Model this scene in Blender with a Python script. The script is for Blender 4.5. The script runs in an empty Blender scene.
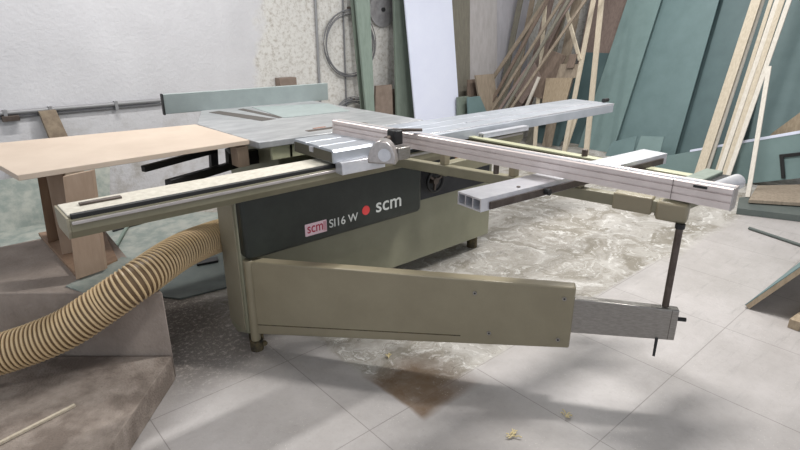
import bpy, bmesh, math, random
from mathutils import Vector, Matrix
random.seed(7)
S = bpy.context.scene
COL = S.collection
# ------------------------------------------------------------------ camera geometry
FPX = 545.0; TH = math.atan(200 / 545.0); H = 1.43; HA = math.radians(48.7)
FW = Vector((math.cos(HA), math.sin(HA), 0)); RT = Vector((math.sin(HA), -math.cos(HA), 0)); ZUP = Vector((0, 0, 1))
CAM = Vector((0, 0, H))
def ray(x, y):
    u = (x - 400) / FPX; v = (225 - y) / FPX
    return FW * (math.cos(TH) + v * math.sin(TH)) + RT * u + ZUP * (-math.sin(TH) + v * math.cos(TH))
def on_z(x, y, z): d = ray(x, y); return CAM + d * ((z - H) / d.z)
def on_x(x, y, x0, k=0.0):          # leaning plane  X = x0 + k*Z
    d = ray(x, y); t = (x0 + k * H) / (d.x - k * d.z); return CAM + d * t
def on_y(x, y, y0, k=0.0):          # leaning plane  Y = y0 + k*Z
    d = ray(x, y); t = (y0 + k * H) / (d.y - k * d.z); return CAM + d * t

# ------------------------------------------------------------------ materials
def srgb(r, g, b):
    f = lambda c: (c / 255 / 12.92) if c / 255 <= .04045 else ((c / 255 + .055) / 1.055) ** 2.4
    return (f(r), f(g), f(b), 1)
def mat(name, col, rough=.6, metal=0., col2=None, scale=8., stretch=(1, 1, 1), bump=0., bscale=60., detail=6., lo=.35, hi=.65, spec=.5):
    m = bpy.data.materials.new(name); m.use_nodes = True; nt = m.node_tree; n = nt.nodes; L = nt.links
    b = n['Principled BSDF']; b.inputs['Roughness'].default_value = rough; b.inputs['Metallic'].default_value = metal
    b.inputs['Specular IOR Level'].default_value = spec
    b.inputs['Base Color'].default_value = srgb(*col)
    tc = n.new('ShaderNodeTexCoord'); mp = n.new('ShaderNodeMapping'); mp.inputs['Scale'].default_value = stretch
    L.new(tc.outputs['Object'], mp.inputs['Vector'])
    if col2:
        t = n.new('ShaderNodeTexNoise'); t.inputs['Scale'].default_value = scale; t.inputs['Detail'].default_value = detail
        t.inputs['Roughness'].default_value = .65
        L.new(mp.outputs[0], t.inputs['Vector'])
        r = n.new('ShaderNodeValToRGB'); r.color_ramp.elements[0].position = lo; r.color_ramp.elements[1].position = hi
        r.color_ramp.elements[0].color = srgb(*col); r.color_ramp.elements[1].color = srgb(*col2)
        L.new(t.outputs['Fac'], r.inputs[0]); L.new(r.outputs[0], b.inputs['Base Color'])
    if bump:
        t = n.new('ShaderNodeTexNoise'); t.inputs['Scale'].default_value = bscale; t.inputs['Detail'].default_value = 5
        L.new(mp.outputs[0], t.inputs['Vector'])
        bp = n.new('ShaderNodeBump'); bp.inputs['Strength'].default_value = bump; bp.inputs['Distance'].default_value = .01
        L.new(t.outputs['Fac'], bp.inputs['Height']); L.new(bp.outputs[0], b.inputs['Normal'])
    return m
M = {}
M['olive'] = mat('olive_paint', (134, 133, 113), .42, 0, (144, 142, 122), 5, bump=.04, bscale=120)
M['olive_arm'] = mat('olive_arm_paint', (132, 123, 102), .38, 0, (142, 133, 111), 4, bump=.04, bscale=120)
M['beige_olive'] = mat('beige_side_paint', (150, 143, 124), .45, 0, (140, 133, 114), 4)
M['green_rail'] = mat('rail_paint', (132, 127, 106), .45, 0, (120, 115, 94), 6)
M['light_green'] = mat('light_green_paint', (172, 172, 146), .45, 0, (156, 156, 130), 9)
M['cover'] = mat('dark_cover', (29, 34, 29), .36, 0, (38, 43, 38), 14, bump=.06, bscale=200)
M['recess'] = mat('recess_dark', (32, 33, 38), .6, 0, (44, 45, 50), 12)
M['black'] = mat('black_plastic', (24, 24, 25), .5)
M['rubber'] = mat('rubber_foot', (40, 38, 32), .8, 0, (96, 84, 58), 30)
M['rail_top'] = mat('dusty_rail_top', (208, 203, 190), .6, 0, (188, 182, 168), 40, bump=.1, bscale=150)
M['alu'] = mat('anodised_aluminium', (196, 190, 188), .34, .75, (176, 170, 168), 12, (1, 8, 8))
M['alu_pink'] = mat('fence_aluminium', (224, 212, 208), .42, .45, (210, 198, 194), 10)
M['alu_bright'] = mat('bright_aluminium', (222, 222, 226), .3, .6, (204, 204, 210), 14)
M['steel'] = mat('brushed_steel', (160, 156, 152), .36, .7, (142, 138, 133), 16, (3, 3, 14))
M['steel_dark'] = mat('dark_steel', (100, 90, 84), .5, .5, (80, 70, 64), 25)
M['castiron'] = mat('table_cast_iron', (140, 142, 145), .36, .3, (182, 183, 184), 6, (1, 3, 1), bump=.03, lo=.3, hi=.72, detail=9)
M['slide'] = mat('slide_aluminium', (176, 180, 187), .36, .3, (160, 165, 172), 6)
M['slot'] = mat('table_slot_dark', (78, 74, 70), .7)
M['slide_side'] = mat('slide_end_cap', (74, 70, 58), .6)
M['fence_teal'] = mat('rip_fence_paint', (148, 158, 157), .45, 0, (140, 150, 149), 10)
M['mdf'] = mat('mdf_board', (196, 180, 164), .7, 0, (186, 169, 153), 3)
M['mdf_edge'] = mat('mdf_edge', (150, 124, 106), .8, 0, (138, 112, 96), 20)
M['leg_wood'] = mat('leg_board', (166, 145, 127), .75, 0, (152, 131, 113), 6, (6, 6, 1))
M['leg_dark'] = mat('leg_board_dark', (146, 120, 98), .75, 0, (130, 104, 84), 6, (6, 6, 1))
M['hose'] = mat('hose_wall', (112, 88, 60), .5, 0, (98, 76, 52), 12)
M['hose_rib'] = mat('hose_rib', (206, 180, 140), .42)
M['concrete'] = mat('dusty_concrete', (164, 151, 141), .9, 0, (140, 128, 119), 7, bump=.4, bscale=70, lo=.3, hi=.7)
M['concrete_dust'] = mat('dusty_step', (162, 150, 140), .95, 0, (118, 106, 97), 7, bump=.6, bscale=110, lo=.36, hi=.6, detail=12)
M['teal'] = mat('green_panel', (104, 126, 127), .55, 0, (96, 118, 119), 5)
M['teal2'] = mat('green_panel_pale', (116, 137, 136), .55, 0, (107, 128, 127), 4)
M['teal3'] = mat('green_panel_deep_shaded', (84, 106, 108), .55, 0, (78, 99, 101), 5)  # darker panel green, carries the shade of the sheet behind the slats
M['teal_floor'] = mat('green_sheet_dusty', (134, 143, 137), .7, 0, (166, 168, 160), 9, lo=.4, hi=.62, detail=9)
M['teal_dark'] = mat('green_sheet_dark', (76, 84, 82), .7, 0, (92, 98, 94), 6, lo=.3, hi=.7)
M['sage'] = mat('sage_board', (134, 148, 138), .6, 0, (122, 136, 126), 6, (6, 6, 1))
M['sage_dark'] = mat('sage_board_dark', (118, 128, 118), .6, 0, (106, 116, 106), 6, (6, 6, 1))
M['white_panel'] = mat('white_laminate', (222, 226, 242), .35, 0, (216, 220, 238), 2)
M['pale_board'] = mat('pale_board', (184, 180, 180), .7, 0, (170, 165, 164), 6, (4, 4, 1))
M['pale2'] = mat('lavender_board', (180, 178, 184), .7, 0, (168, 166, 172), 6, (4, 4, 1))
M['offcut'] = mat('offcut_wood', (152, 139, 123), .8, 0, (130, 117, 102), 8, (6, 6, 1))
M['offcut_d'] = mat('offcut_dark', (124, 108, 96), .8, 0, (104, 90, 80), 8, (6, 6, 1))
M['offcut_r'] = mat('offcut_reddish', (140, 124, 116), .8, 0, (122, 106, 99), 8, (6, 6, 1))
M['offcut_g'] = mat('offcut_grey', (128, 124, 112), .8, 0, (112, 108, 98), 8, (6, 6, 1))
M['pine'] = mat('pine_slat', (196, 185, 166), .7, 0, (178, 166, 146), 9, (8, 8, 1))
M['pine_w'] = mat('pine_slat_white', (210, 204, 194), .7, 0, (194, 187, 176), 9, (8, 8, 1))
M['ply'] = mat('plywood', (164, 148, 126), .75, 0, (142, 126, 104), 10, (2, 8, 2))
M['brown_box'] = mat('brown_block', (132, 117, 106), .85, 0, (116, 102, 92), 12)
M['post'] = mat('weathered_post', (138, 124, 106), .9, 0, (112, 98, 84), 18, bump=.3)
M['pipe'] = mat('grey_conduit', (140, 140, 142), .5, .2)
M['cable'] = mat('grey_cable', (112, 112, 115), .5)
M['cable2'] = mat('pale_cable', (170, 168, 166), .5)
M['blade'] = mat('blade_steel', (178, 176, 178), .35, .6, (138, 136, 138), 8)
M['red'] = mat('logo_red', (214, 66, 66), .5)
M['text'] = mat('lettering_white', (206, 208, 204), .5)
M['sticker'] = mat('sticker_pink', (226, 196, 204), .5)
M['sticker_red'] = mat('sticker_crimson', (170, 28, 62), .5)
M['shaving'] = mat('wood_shaving', (206, 190, 146), .8)
M['dustbits'] = mat('pale_sawdust', (186, 180, 168), .95)
M['ceil'] = mat('ceiling_paint', (188, 188, 188), .9)

# floor: grey tiles with joints, sawdust and worn dirty patches
def floor_mat():
    m = bpy.data.materials.new('workshop_floor'); m.use_nodes = True; nt = m.node_tree; n = nt.nodes; L = nt.links
    b = n['Principled BSDF']; b.inputs['Roughness'].default_value = .6
    tc = n.new('ShaderNodeTexCoord'); O = tc.outputs['Object']
    def noise(scale, det=6, rough=.6, vec=None):
        t = n.new('ShaderNodeTexNoise'); t.inputs['Scale'].default_value = scale; t.inputs['Detail'].default_value = det; t.inputs['Roughness'].default_value = rough
        L.new(vec or O, t.inputs['Vector']); return t.outputs['Fac']
    def ramp(v, a, b_, inv=False):
        r = n.new('ShaderNodeMapRange'); r.inputs[1].default_value = a; r.inputs[2].default_value = b_
        r.inputs[3].default_value = 1 if inv else 0; r.inputs[4].default_value = 0 if inv else 1
        L.new(v, r.inputs[0]); return r.outputs[0]
    def math_(op, a, b_=None):
        t = n.new('ShaderNodeMath'); t.operation = op
        for i, q in enumerate((a, b_)):
            if q is None: continue
            if isinstance(q, (int, float)): t.inputs[i].default_value = q
            else: L.new(q, t.inputs[i])
        return t.outputs[0]
    def mix(f, a, b_):
        t = n.new('ShaderNodeMix'); t.data_type = 'RGBA'
        if isinstance(f, float): t.inputs[0].default_value = f
        else: L.new(f, t.inputs[0])
        for i, q in ((6, a), (7, b_)):
            if isinstance(q, tuple): t.inputs[i].default_value = q
            else: L.new(q, t.inputs[i])
        return t.outputs[2]
    base = mix(ramp(noise(1.6, 9, .7), .38, .62), srgb(176, 171, 169), srgb(158, 153, 150))
    base = mix(math_('MULTIPLY', ramp(noise(45, 4), .58, .75), .25), base, srgb(130, 124, 120))
    # joints of the 60 cm tiles
    sx = n.new('ShaderNodeSeparateXYZ'); L.new(O, sx.inputs[0])
    def joint(c, off):
        q = math_('ADD', c, off); q = math_('DIVIDE', q, .6); q = math_('FRACT', q); q = math_('SUBTRACT', q, .5); q = math_('ABSOLUTE', q)
        return ramp(q, .4955, .4985)
    j = math_('MAXIMUM', joint(sx.outputs[0], -.408 + 6), joint(sx.outputs[1], -.72 + 6))
    j = math_('MULTIPLY', j, math_('ADD', .5, math_('MULTIPLY', noise(3), .5)))
    base = mix(math_('MULTIPLY', j, .7), base, srgb(84, 78, 74))
    # work zone: dust and wear around and behind the machine  (s = 1 deep in, 0 outside)
    w = n.new('ShaderNodeVectorMath'); w.operation = 'ADD'; L.new(O, w.inputs[0])
    nz = n.new('ShaderNodeTexNoise'); nz.inputs['Scale'].default_value = 2.6; nz.inputs['Detail'].default_value = 5; L.new(O, nz.inputs['Vector'])
    sc = n.new('ShaderNodeVectorMath'); sc.operation = 'MULTIPLY_ADD'; L.new(nz.outputs['Color'], sc.inputs[0]); sc.inputs[1].default_value = (.12, .12, 0); sc.inputs[2].default_value = (-.06, -.06, 0)
    L.new(sc.outputs[0], w.inputs[1])
    sw = n.new('ShaderNodeSeparateXYZ'); L.new(w.outputs[0], sw.inputs[0]); X, Y = sw.outputs[0], sw.outputs[1]
    zone = math_('MULTIPLY', ramp(Y, 1.31, 1.335), ramp(X, 1.20, 1.23))
    zone = math_('MAXIMUM', zone, math_('MULTIPLY', ramp(Y, 1.25, 1.33), ramp(X, 3.2, 3.6)))
    back = ramp(Y, 2.2, 2.5)
    zone = math_('MAXIMUM', zone, back)
    wv = n.new('ShaderNodeVectorMath'); wv.operation = 'MULTIPLY_ADD'; L.new(nz.outputs['Color'], wv.inputs[0]); wv.inputs[1].default_value = (1.1, 1.1, 0); L.new(O, wv.inputs[2])
    dirt = mix(ramp(noise(3.2, 8, .7, wv.outputs[0]), .40, .60), srgb(128, 122, 110), srgb(178, 174, 168))
    dirt = mix(math_('MULTIPLY', ramp(noise(11, 8, .8, wv.outputs[0]), .53, .60), .8), dirt, srgb(214, 212, 208))
    dirt = mix(math_('MULTIPLY', ramp(noise(9, 7, .85), .56, .64), .7), dirt, srgb(104, 98, 88))
    col = mix(math_('MULTIPLY', zone, .92), base, dirt)
    # brown patch under the arm
    br = math_('MULTIPLY', math_('MULTIPLY', ramp(X, 1.19, 1.21), ramp(X, 1.58, 1.42)), math_('MULTIPLY', ramp(Y, 1.22, 1.26), ramp(Y, 1.62, 1.5)))
    col = mix(math_('MULTIPLY', br, math_('ADD', .5, math_('MULTIPLY', noise(18), .7))), col, srgb(106, 84, 62))
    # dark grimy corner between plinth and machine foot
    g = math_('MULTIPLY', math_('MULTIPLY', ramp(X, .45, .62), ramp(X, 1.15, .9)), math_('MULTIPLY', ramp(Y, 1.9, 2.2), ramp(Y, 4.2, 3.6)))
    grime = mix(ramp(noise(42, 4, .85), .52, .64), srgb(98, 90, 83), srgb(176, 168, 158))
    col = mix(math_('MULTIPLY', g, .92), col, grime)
    # scuffs on the clean floor at the right
    sv = n.new('ShaderNodeMapping'); sv.inputs['Rotation'].default_value = (0, 0, .9); sv.inputs['Scale'].default_value = (1.2, 9, 1); L.new(O, sv.inputs['Vector'])
    s1 = ramp(noise(3.2, 7, .7, sv.outputs[0]), .56, .68)
    sright = math_('MULTIPLY', ramp(sx.outputs[0], 2.0, 2.8), math_('MULTIPLY', s1, .35))
    col = mix(sright, col, srgb(120, 118, 116))
    # pale specks of sawdust everywhere
    vo = n.new('ShaderNodeTexVoronoi'); vo.inputs['Scale'].default_value = 95; L.new(O, vo.inputs['Vector'])
    sp = math_('MULTIPLY', ramp(vo.outputs['Distance'], .16, .10), ramp(noise(5), .5, .6))
    col = mix(math_('MULTIPLY', sp, .6), col, srgb(216, 211, 200))
    L.new(col, b.inputs['Base Color'])
    bp = n.new('ShaderNodeBump'); bp.inputs['Strength'].default_value = .25; bp.inputs['Distance'].default_value = .01
    L.new(noise(40), bp.inputs['Height']); L.new(bp.outputs[0], b.inputs['Normal'])
    rr = n.new('ShaderNodeMapRange'); rr.inputs[3].default_value = .45; rr.inputs[4].default_value = .85; L.new(zone, rr.inputs[0]); L.new(rr.outputs[0], b.inputs['Roughness'])
    return m
def wall_mat():
    m = bpy.data.materials.new('plastered_wall'); m.use_nodes = True; nt = m.node_tree; n = nt.nodes; L = nt.links
    b = n['Principled BSDF']; b.inputs['Roughness'].default_value = .85
    tc = n.new('ShaderNodeTexCoord'); O = tc.outputs['Object']
    def noise(scale, det=6, r=.6):
        t = n.new('ShaderNodeTexNoise'); t.inputs['Scale'].default_value = scale; t.inputs['Detail'].default_value = det; t.inputs['Roughness'].default_value = r; L.new(O, t.inputs['Vector']); return t.outputs['Fac']
    def ramp(v, a, b_):
        r = n.new('ShaderNodeMapRange'); r.inputs[1].default_value = a; r.inputs[2].default_value = b_; L.new(v, r.inputs[0]); return r.outputs[0]
    def mix(f, a, b_):
        t = n.new('ShaderNodeMix'); t.data_type = 'RGBA'; L.new(f, t.inputs[0])
        for i, q in ((6, a), (7, b_)):
            if isinstance(q, tuple): t.inputs[i].default_value = q
            else: L.new(q, t.inputs[i])
        return t.outputs[2]
    def mul(a, b_):
        t = n.new('ShaderNodeMath'); t.operation = 'MULTIPLY'; L.new(a, t.inputs[0])
        if isinstance(b_, float): t.inputs[1].default_value = b_
        else: L.new(b_, t.inputs[1])
        return t.outputs[0]
    base = mix(ramp(noise(1.3), .35, .65), srgb(203, 202, 205), srgb(190, 189, 192))
    s = n.new('ShaderNodeSeparateXYZ'); L.new(O, s.inputs[0])
    ad = n.new('ShaderNodeMath'); ad.operation = 'MULTIPLY_ADD'; L.new(noise(2.5), ad.inputs[0]); ad.inputs[1].default_value = .55; L.new(s.outputs[0], ad.inputs[2])
    zone = ramp(ad.outputs[0], 2.85, 2.95)
    rough = mix(ramp(noise(22, 8, .8), .48, .62), srgb(206, 204, 200), srgb(168, 162, 154))
    col = mix(zone, base, rough)
    low = ramp(s.outputs[2], .8, .35)
    stains = mul(low, ramp(noise(5, 8, .7), .48, .64))
    col = mix(mul(stains, .75), col, srgb(152, 146, 138))
    col = mix(mul(ramp(noise(9, 8, .75), .66, .72), .4), col, srgb(158, 154, 150))
    L.new(col, b.inputs['Base Color'])
    bp = n.new('ShaderNodeBump'); bp.inputs['Strength'].default_value = .3; bp.inputs['Distance'].default_value = .02
    L.new(noise(30, 8), bp.inputs['Height']); L.new(bp.outputs[0], b.inputs['Normal'])
    return m
M['floor'] = floor_mat(); M['wall'] = wall_mat()

# ------------------------------------------------------------------ mesh helpers
def V(*a): return Vector(a[0]) if len(a) == 1 else Vector(a)
def hexa(bm, p):                         # eight corners: bottom ring 0-3, top ring 4-7
    v = [bm.verts.new(q) for q in p]
    for f in ((3, 2, 1, 0), (4, 5, 6, 7), (0, 1, 5, 4), (1, 2, 6, 5), (2, 3, 7, 6), (3, 0, 4, 7)): bm.faces.new([v[i] for i in f])
    return bm
def box(bm, x0, x1, y0, y1, z0, z1):
    return hexa(bm, [(x0, y0, z0), (x1, y0, z0), (x1, y1, z0), (x0, y1, z0), (x0, y0, z1), (x1, y0, z1), (x1, y1, z1), (x0, y1, z1)])
def prism(bm, pts, ext):                 # closed planar outline pushed along ext
    e = V(ext); a = [bm.verts.new(V(p)) for p in pts]; b = [bm.verts.new(V(p) + e) for p in pts]; k = len(a)
    bm.faces.new(a[::-1]); bm.faces.new(b)
    for i in range(k): bm.faces.new((a[i], a[(i + 1) % k], b[(i + 1) % k], b[i]))
    return bm
def bar(bm, A, B, w, h, up=(0, 0, 1)):   # straight bar, w across, h along up
    A, B = V(A), V(B); d = (B - A).normalized(); u = V(up); s = d.cross(u).normalized(); u = s.cross(d).normalized()
    c = [s * (-w / 2) - u * (h / 2), s * (w / 2) - u * (h / 2), s * (w / 2) + u * (h / 2), s * (-w / 2) + u * (h / 2)]
    return prism(bm, [A + q for q in c], B - A)
def section(bm, prof, A, B, up=(0, 0, 1)):  # 2-D profile (side, up) extruded from A to B; side = to the right of A->B
    A, B = V(A), V(B); d = (B - A).normalized(); u = V(up); s = d.cross(u).normalized(); u = s.cross(d).normalized()
    return prism(bm, [A + s * a + u * b for a, b in prof], B - A)
def cyl(bm, A, B, r, n=20, r2=None):
    A, B = V(A), V(B); d = (B - A).normalized(); t = V(0, 0, 1) if abs(d.z) < .9 else V(1, 0, 0); s = d.cross(t).normalized(); u = s.cross(d)
    r2 = r if r2 is None else r2
    a = []; b = []
    for i in range(n):
        q = s * math.cos(2 * math.pi * i / n) + u * math.sin(2 * math.pi * i / n); a.append(bm.verts.new(A + q * r)); b.append(bm.verts.new(B + q * r2))
    bm.faces.new(a[::-1]); bm.faces.new(b)
    for i in range(n): bm.faces.new((a[i], a[(i + 1) % n], b[(i + 1) % n], b[i]))
    return bm
def tube(bm, pts, r, n=8, closed=False):
    pts = [V(p) for p in pts]; k = len(pts); rings = []
    rr = r if callable(r) else (lambda i: r)
    prev = None
    for i, p in enumerate(pts):
        a = pts[(i - 1) % k] if (closed or i > 0) else p; b = pts[(i + 1) % k] if (closed or i < k - 1) else p
        d = (b - a).normalized()
        if prev is None: t = V(0, 0, 1) if abs(d.z) < .9 else V(1, 0, 0); s = d.cross(t).normalized()
        else: s = (prev - d * prev.dot(d)).normalized()
        prev = s; u = s.cross(d)
        rings.append([bm.verts.new(p + (s * math.cos(2 * math.pi * j / n) + u * math.sin(2 * math.pi * j / n)) * rr(i)) for j in range(n)])
    for i in range(k if closed else k - 1):
        A, B = rings[i], rings[(i + 1) % k]
        for j in range(n): bm.faces.new((A[j], A[(j + 1) % n], B[(j + 1) % n], B[j]))
    if not closed: bm.faces.new(rings[0][::-1]); bm.faces.new(rings[-1])
    return bm
def spline(P, per=12):                   # Catmull-Rom
    P = [V(p) for p in P]; P = [P[0] * 2 - P[1]] + P + [P[-1] * 2 - P[-2]]; out = []
    for i in range(1, len(P) - 2):
        for j in range(per):
            t = j / per; a, b, c, d = P[i - 1], P[i], P[i + 1], P[i + 2]
            out.append(.5 * ((2 * b) + (c - a) * t + (2 * a - 5 * b + 4 * c - d) * t * t + (3 * b - a - 3 * c + d) * t ** 3))
    out.append(P[-2]); return out
def world_loc(o):
    p = V(0, 0, 0)
    while o: p = p + o.location; o = o.parent
    return p
def obj(name, bm, m, parent=None, bevel=0., label=None, origin=None):
    """links bm (world coordinates) as one mesh object; its own origin sits at its base (top level) or at the parent's"""
    bmesh.ops.remove_doubles(bm, verts=bm.verts, dist=1e-6)
    bmesh.ops.recalc_face_normals(bm, faces=bm.faces)
    for f in bm.faces: f.smooth = True
    for e in bm.edges:
        if len(e.link_faces) == 2 and e.calc_face_angle(0) > math.radians(32): e.smooth = False
    if parent is None and origin is None:
        xs = [v.co.x for v in bm.verts]; ys = [v.co.y for v in bm.verts]; zs = [v.co.z for v in bm.verts]
        origin = ((min(xs) + max(xs)) / 2, (min(ys) + max(ys)) / 2, min(zs))
    loc = V(origin) if origin is not None else V(0, 0, 0)
    off = loc if parent is None else world_loc(parent)
    for v in bm.verts: v.co -= off
    me = bpy.data.meshes.new(name); bm.to_mesh(me); bm.free()
    o = bpy.data.objects.new(name, me); COL.objects.link(o)
    for q in (m if isinstance(m, (list, tuple)) else [m]): me.materials.append(q)
    if parent is None: o.location = loc
    else: o.parent = parent
    if bevel:
        b = o.modifiers.new('bevel', 'BEVEL'); b.width = bevel; b.segments = 2; b.limit_method = 'ANGLE'; b.angle_limit = math.radians(40)
    if label: o['label'] = label
    return o
def tag(o, label, cat, group=None, kind=None):
    o['label'] = label; o['category'] = cat
    if group: o['group'] = group
    if kind: o['kind'] = kind
    return o
def thing(name, loc, label, cat, group=None):
    o = bpy.data.objects.new(name, None); COL.objects.link(o); o.location = loc; o.empty_display_size = .1
    return tag(o, label, cat, group)
def struct(name, bm, m): o = obj(name, bm, m, origin=(0, 0, 0)); o['kind'] = 'structure'; return o
B = bmesh.new

# ------------------------------------------------------------------ the room
XE, YN = 7.35, 5.0
struct('floor', box(B(), -3, XE, -3, YN, -.1, 0), M['floor'])
struct('wall_back', box(B(), -3, XE + .2, YN, YN + .2, -.1, 3.7), M['wall'])
struct('wall_right', box(B(), XE, XE + .2, -3, YN, -.1, 3.7), M['wall'])
struct('ceiling', box(B(), -3, XE + .2, -3, YN + .2, 3.7, 3.8), M['ceil'])

# lamps: fluorescent battens under the ceiling (above the frame)
def lamp(x, y, z, power, label, ln=1.5, rot=0.):
    t = thing('ceiling_lamp', (x, y, z), label, 'ceiling lamp', 'fluorescent battens under the ceiling')
    d = V(math.cos(rot), math.sin(rot), 0); c = V(x, y, z)
    obj('housing', bar(B(), c - d * ln / 2 + V(0, 0, .05), c + d * ln / 2 + V(0, 0, .05), .12, .06), M['ceil'], t)
    obj('hanger', bar(B(), c + V(0, 0, .08), c + V(0, 0, 3.7 - z), .02, .02, up=(1, 0, 0)), M['pipe'], t)
    L = bpy.data.lights.new('tube_light', 'AREA'); L.shape = 'RECTANGLE'; L.size = ln; L.size_y = .12; L.energy = power; L.color = (1, .985, .96)
    lo = bpy.data.objects.new('tube_light', L); COL.objects.link(lo); lo.parent = t; lo.location = (0, 0, .01); lo.rotation_euler = (0, 0, rot)
lamp(3.0, 1.2, 3.1, 125, 'fluorescent batten hanging over the swing arm', .95, math.radians(-35))
lamp(1.2, 3.6, 3.2, 75, 'fluorescent batten hanging near the back wall', 1.5, 0)
lamp(5.2, 2.6, 3.2, 62, 'fluorescent batten hanging over the green panels', 1.5, 0)
lamp(-.6, .4, 3.2, 22, 'fluorescent batten hanging behind the viewer', 1.5, 0)
W = bpy.data.worlds.new('hall_light'); S.world = W; W.use_nodes = True
W.node_tree.nodes['Background'].inputs[0].default_value = (.86, .92, 1, 1); W.node_tree.nodes['Background'].inputs[1].default_value = .9

# ------------------------------------------------------------------ THE SAW
saw = thing('sliding_table_saw', (1.8, 2.4, 0), 'large olive green sliding table panel saw with dark cover and long aluminium fence', 'table saw')
# base: narrow front pedestal carrying the rail
bm = B()
prism(bm, [(.93, 2.13, .075), (.93, 2.13, .745), (.93, 2.315, .745), (.93, 2.315, .05), (.93, 2.25, .03)], (.10, 0, 0))
hexa(bm, [(1.03, 2.20, .10), (2.73, 2.20, .10), (2.73, 2.55, .10), (1.03, 2.315, .10), (1.03, 2.20, .745), (2.73, 2.20, .745), (2.73, 2.55, .745), (1.03, 2.315, .745)])
obj('base_cabinet', bm, M['olive'], saw, .006)
obj('end_plate', box(B(), .925, .931, 2.15, 2.312, .08, .74), M['beige_olive'], saw, .002, 'beige end plate')
for x in (.99, 2.66):
    f = obj('foot', cyl(B(), (x, 2.2 + (.08 if x > 2 else -.02), 0), (x, 2.2 + (.08 if x > 2 else -.02), .11), .035), M['rubber'], saw)
# upper dark recess of the base right of the cover
obj('recess_panel', box(B(), 1.97, 2.69, 2.188, 2.205, .475, .74), M['recess'], saw, .002, 'dark recessed panel beside the cover')
hw = obj('hand_wheel', tube(B(), [V(2.16, 2.15, .585) + V(math.cos(a) * .062, 0, math.sin(a) * .062) for a in [i * math.pi / 14 for i in range(28)]], .009, 8, True), M['black'], saw)
bm = B(); cyl(bm, (2.16, 2.19, .585), (2.16, 2.14, .585), .02)
for k in range(3):
    a = k * 2.094 + .4; bar(bm, (2.16, 2.15, .585), (2.16 + .06 * math.cos(a), 2.15, .585 + .06 * math.sin(a)), .012, .012, up=(0, 1, 0))
obj('hub', bm, M['steel_dark'], hw)
obj('warning_label', box(B(), 2.36, 2.41, 2.183, 2.189, .665, .69), mat('orange_label', (190, 120, 60), .6), saw)
# long dark front cover with rounded ends
def rrect(x0, x1, z0, z1, r, y, k=5):
    out = []
    for cx, cz, a0 in ((x1 - r, z1 - r, 0), (x0 + r, z1 - r, 90), (x0 + r, z0 + r, 180), (x1 - r, z0 + r, 270)):
        for i in range(k + 1):
            a = math.radians(a0 + 90 * i / k); out.append((cx + r * math.cos(a), y, cz + r * math.sin(a)))
    return out
cv = obj('front_cover', prism(B(), rrect(.935, 1.985, .458, .785, .03, 2.20), (0, -.12, 0)), M['cover'], saw, .014)
obj('cover_edge', prism(B(), rrect(.932, 1.99, .453, .790, .03, 2.199), (0, -.02, 0)), M['black'], cv, .003)
# machine body under the saw table
bm = B(); box(bm, 1.42, 2.22, 2.62, 3.25, .04, .80)
obj('motor_cabinet', bm, M['olive'], saw, .008)
bm = B()
prism(bm, [(1.215, 2.42, .862), (2.28, 2.38, .862), (2.26, 3.63, .862), (1.44, 3.66, .862), (1.20, 3.14, .862)], (0, 0, .033))
obj('saw_table', bm, M['castiron'], saw, .004)
bm = B(); box(bm, 1.39, 1.41, 2.44, 3.1, .79, .862); box(bm, 1.29, 2.26, 2.44, 2.46, .79, .862); box(bm, 2.24, 2.26, 2.44, 3.1, .79, .862); box(bm, 1.29, 2.26, 3.08, 3.1, .79, .862)
for x in (1.45, 2.1): box(bm, x - .03, x + .03, 2.6, 2.9, .79, .862)
obj('table_rim', bm, M['light_green'], saw, .003, 'pale green rim under the table')
TZ = .8955
obj('extension_table', prism(B(), [on_z(*p, TZ) for p in ((252, 107.5), (328, 103.5), (350, 111), (284, 118))], (0, 0, .002)), M['fence_teal'], saw, 0, 'pale green rear table plate')
for q in (((209, 112.5), (219, 111), (276, 119), (262, 121)), ((238, 109.6), (243, 108.6), (284, 117), (279, 118.2))):
    obj('table_slot', prism(B(), [on_z(*p, TZ) for p in q], (0, 0, .0012)), M['slot'], saw)
obj('table_insert', box(B(), 1.55, 1.95, 2.50, 2.54, .893, .8965), M['steel_dark'], saw)
obj('saw_slot', box(B(), 1.62, 1.70, 2.56, 2.575, .893, .8965), mat('slot_orange', (150, 96, 70), .6), saw)
# rip fence
rf = obj('rip_fence', section(B(), [(-.015, 0), (.015, 0), (.015, .125), (-.015, .125)], (1.197, 3.655, .892), (2.39, 3.563, .892)), M['fence_teal'], saw, .003)
obj('end_cap', section(B(), [(-.02, -.004), (.02, -.004), (.02, .128), (-.02, .128)], (1.19, 3.6555, .892), (1.199, 3.6547, .892)), M['black'], rf)
# guide rail
RY0, RY1 = 2.015, 2.205
bm = B()
section(bm, [(0.015, .0), (.17, 0), (.19, .03), (.19, .072), (0, .072), (0, .018)], (.30, RY1, .745), (2.78, RY1 - .005, .745))
obj('guide_rail', bm, M['green_rail'], saw, .004)
obj('rail_cover', box(B(), .302, 2.76, RY0 + .03, RY1 - .005, .816, .828), M['rail_top'], saw, .003, 'cream dusty top of the rail')
obj('rail_slot', box(B(), .31, 2.76, RY0 + .006, RY0 + .03, .812, .832), M['black'], saw, .002, 'black guide strip along the rail')
obj('rail_lip', box(B(), .306, 2.77, RY0 - .008, RY0 + .006, .80, .812), M['alu'], saw, .002, 'thin silver lip along the rail')
obj('rail_handle', box(B(), .36, .50, RY1 - .08, RY1 - .055, .828, .836), M['steel_dark'], saw, .002)
obj('rail_end_plate', section(B(), [(0.015, .0), (.17, 0), (.19, .03), (.19, .08), (0, .08), (0, .018)], (.292, RY1, .745), (.301, RY1, .745)), M['beige_olive'], saw, .002)
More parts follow.
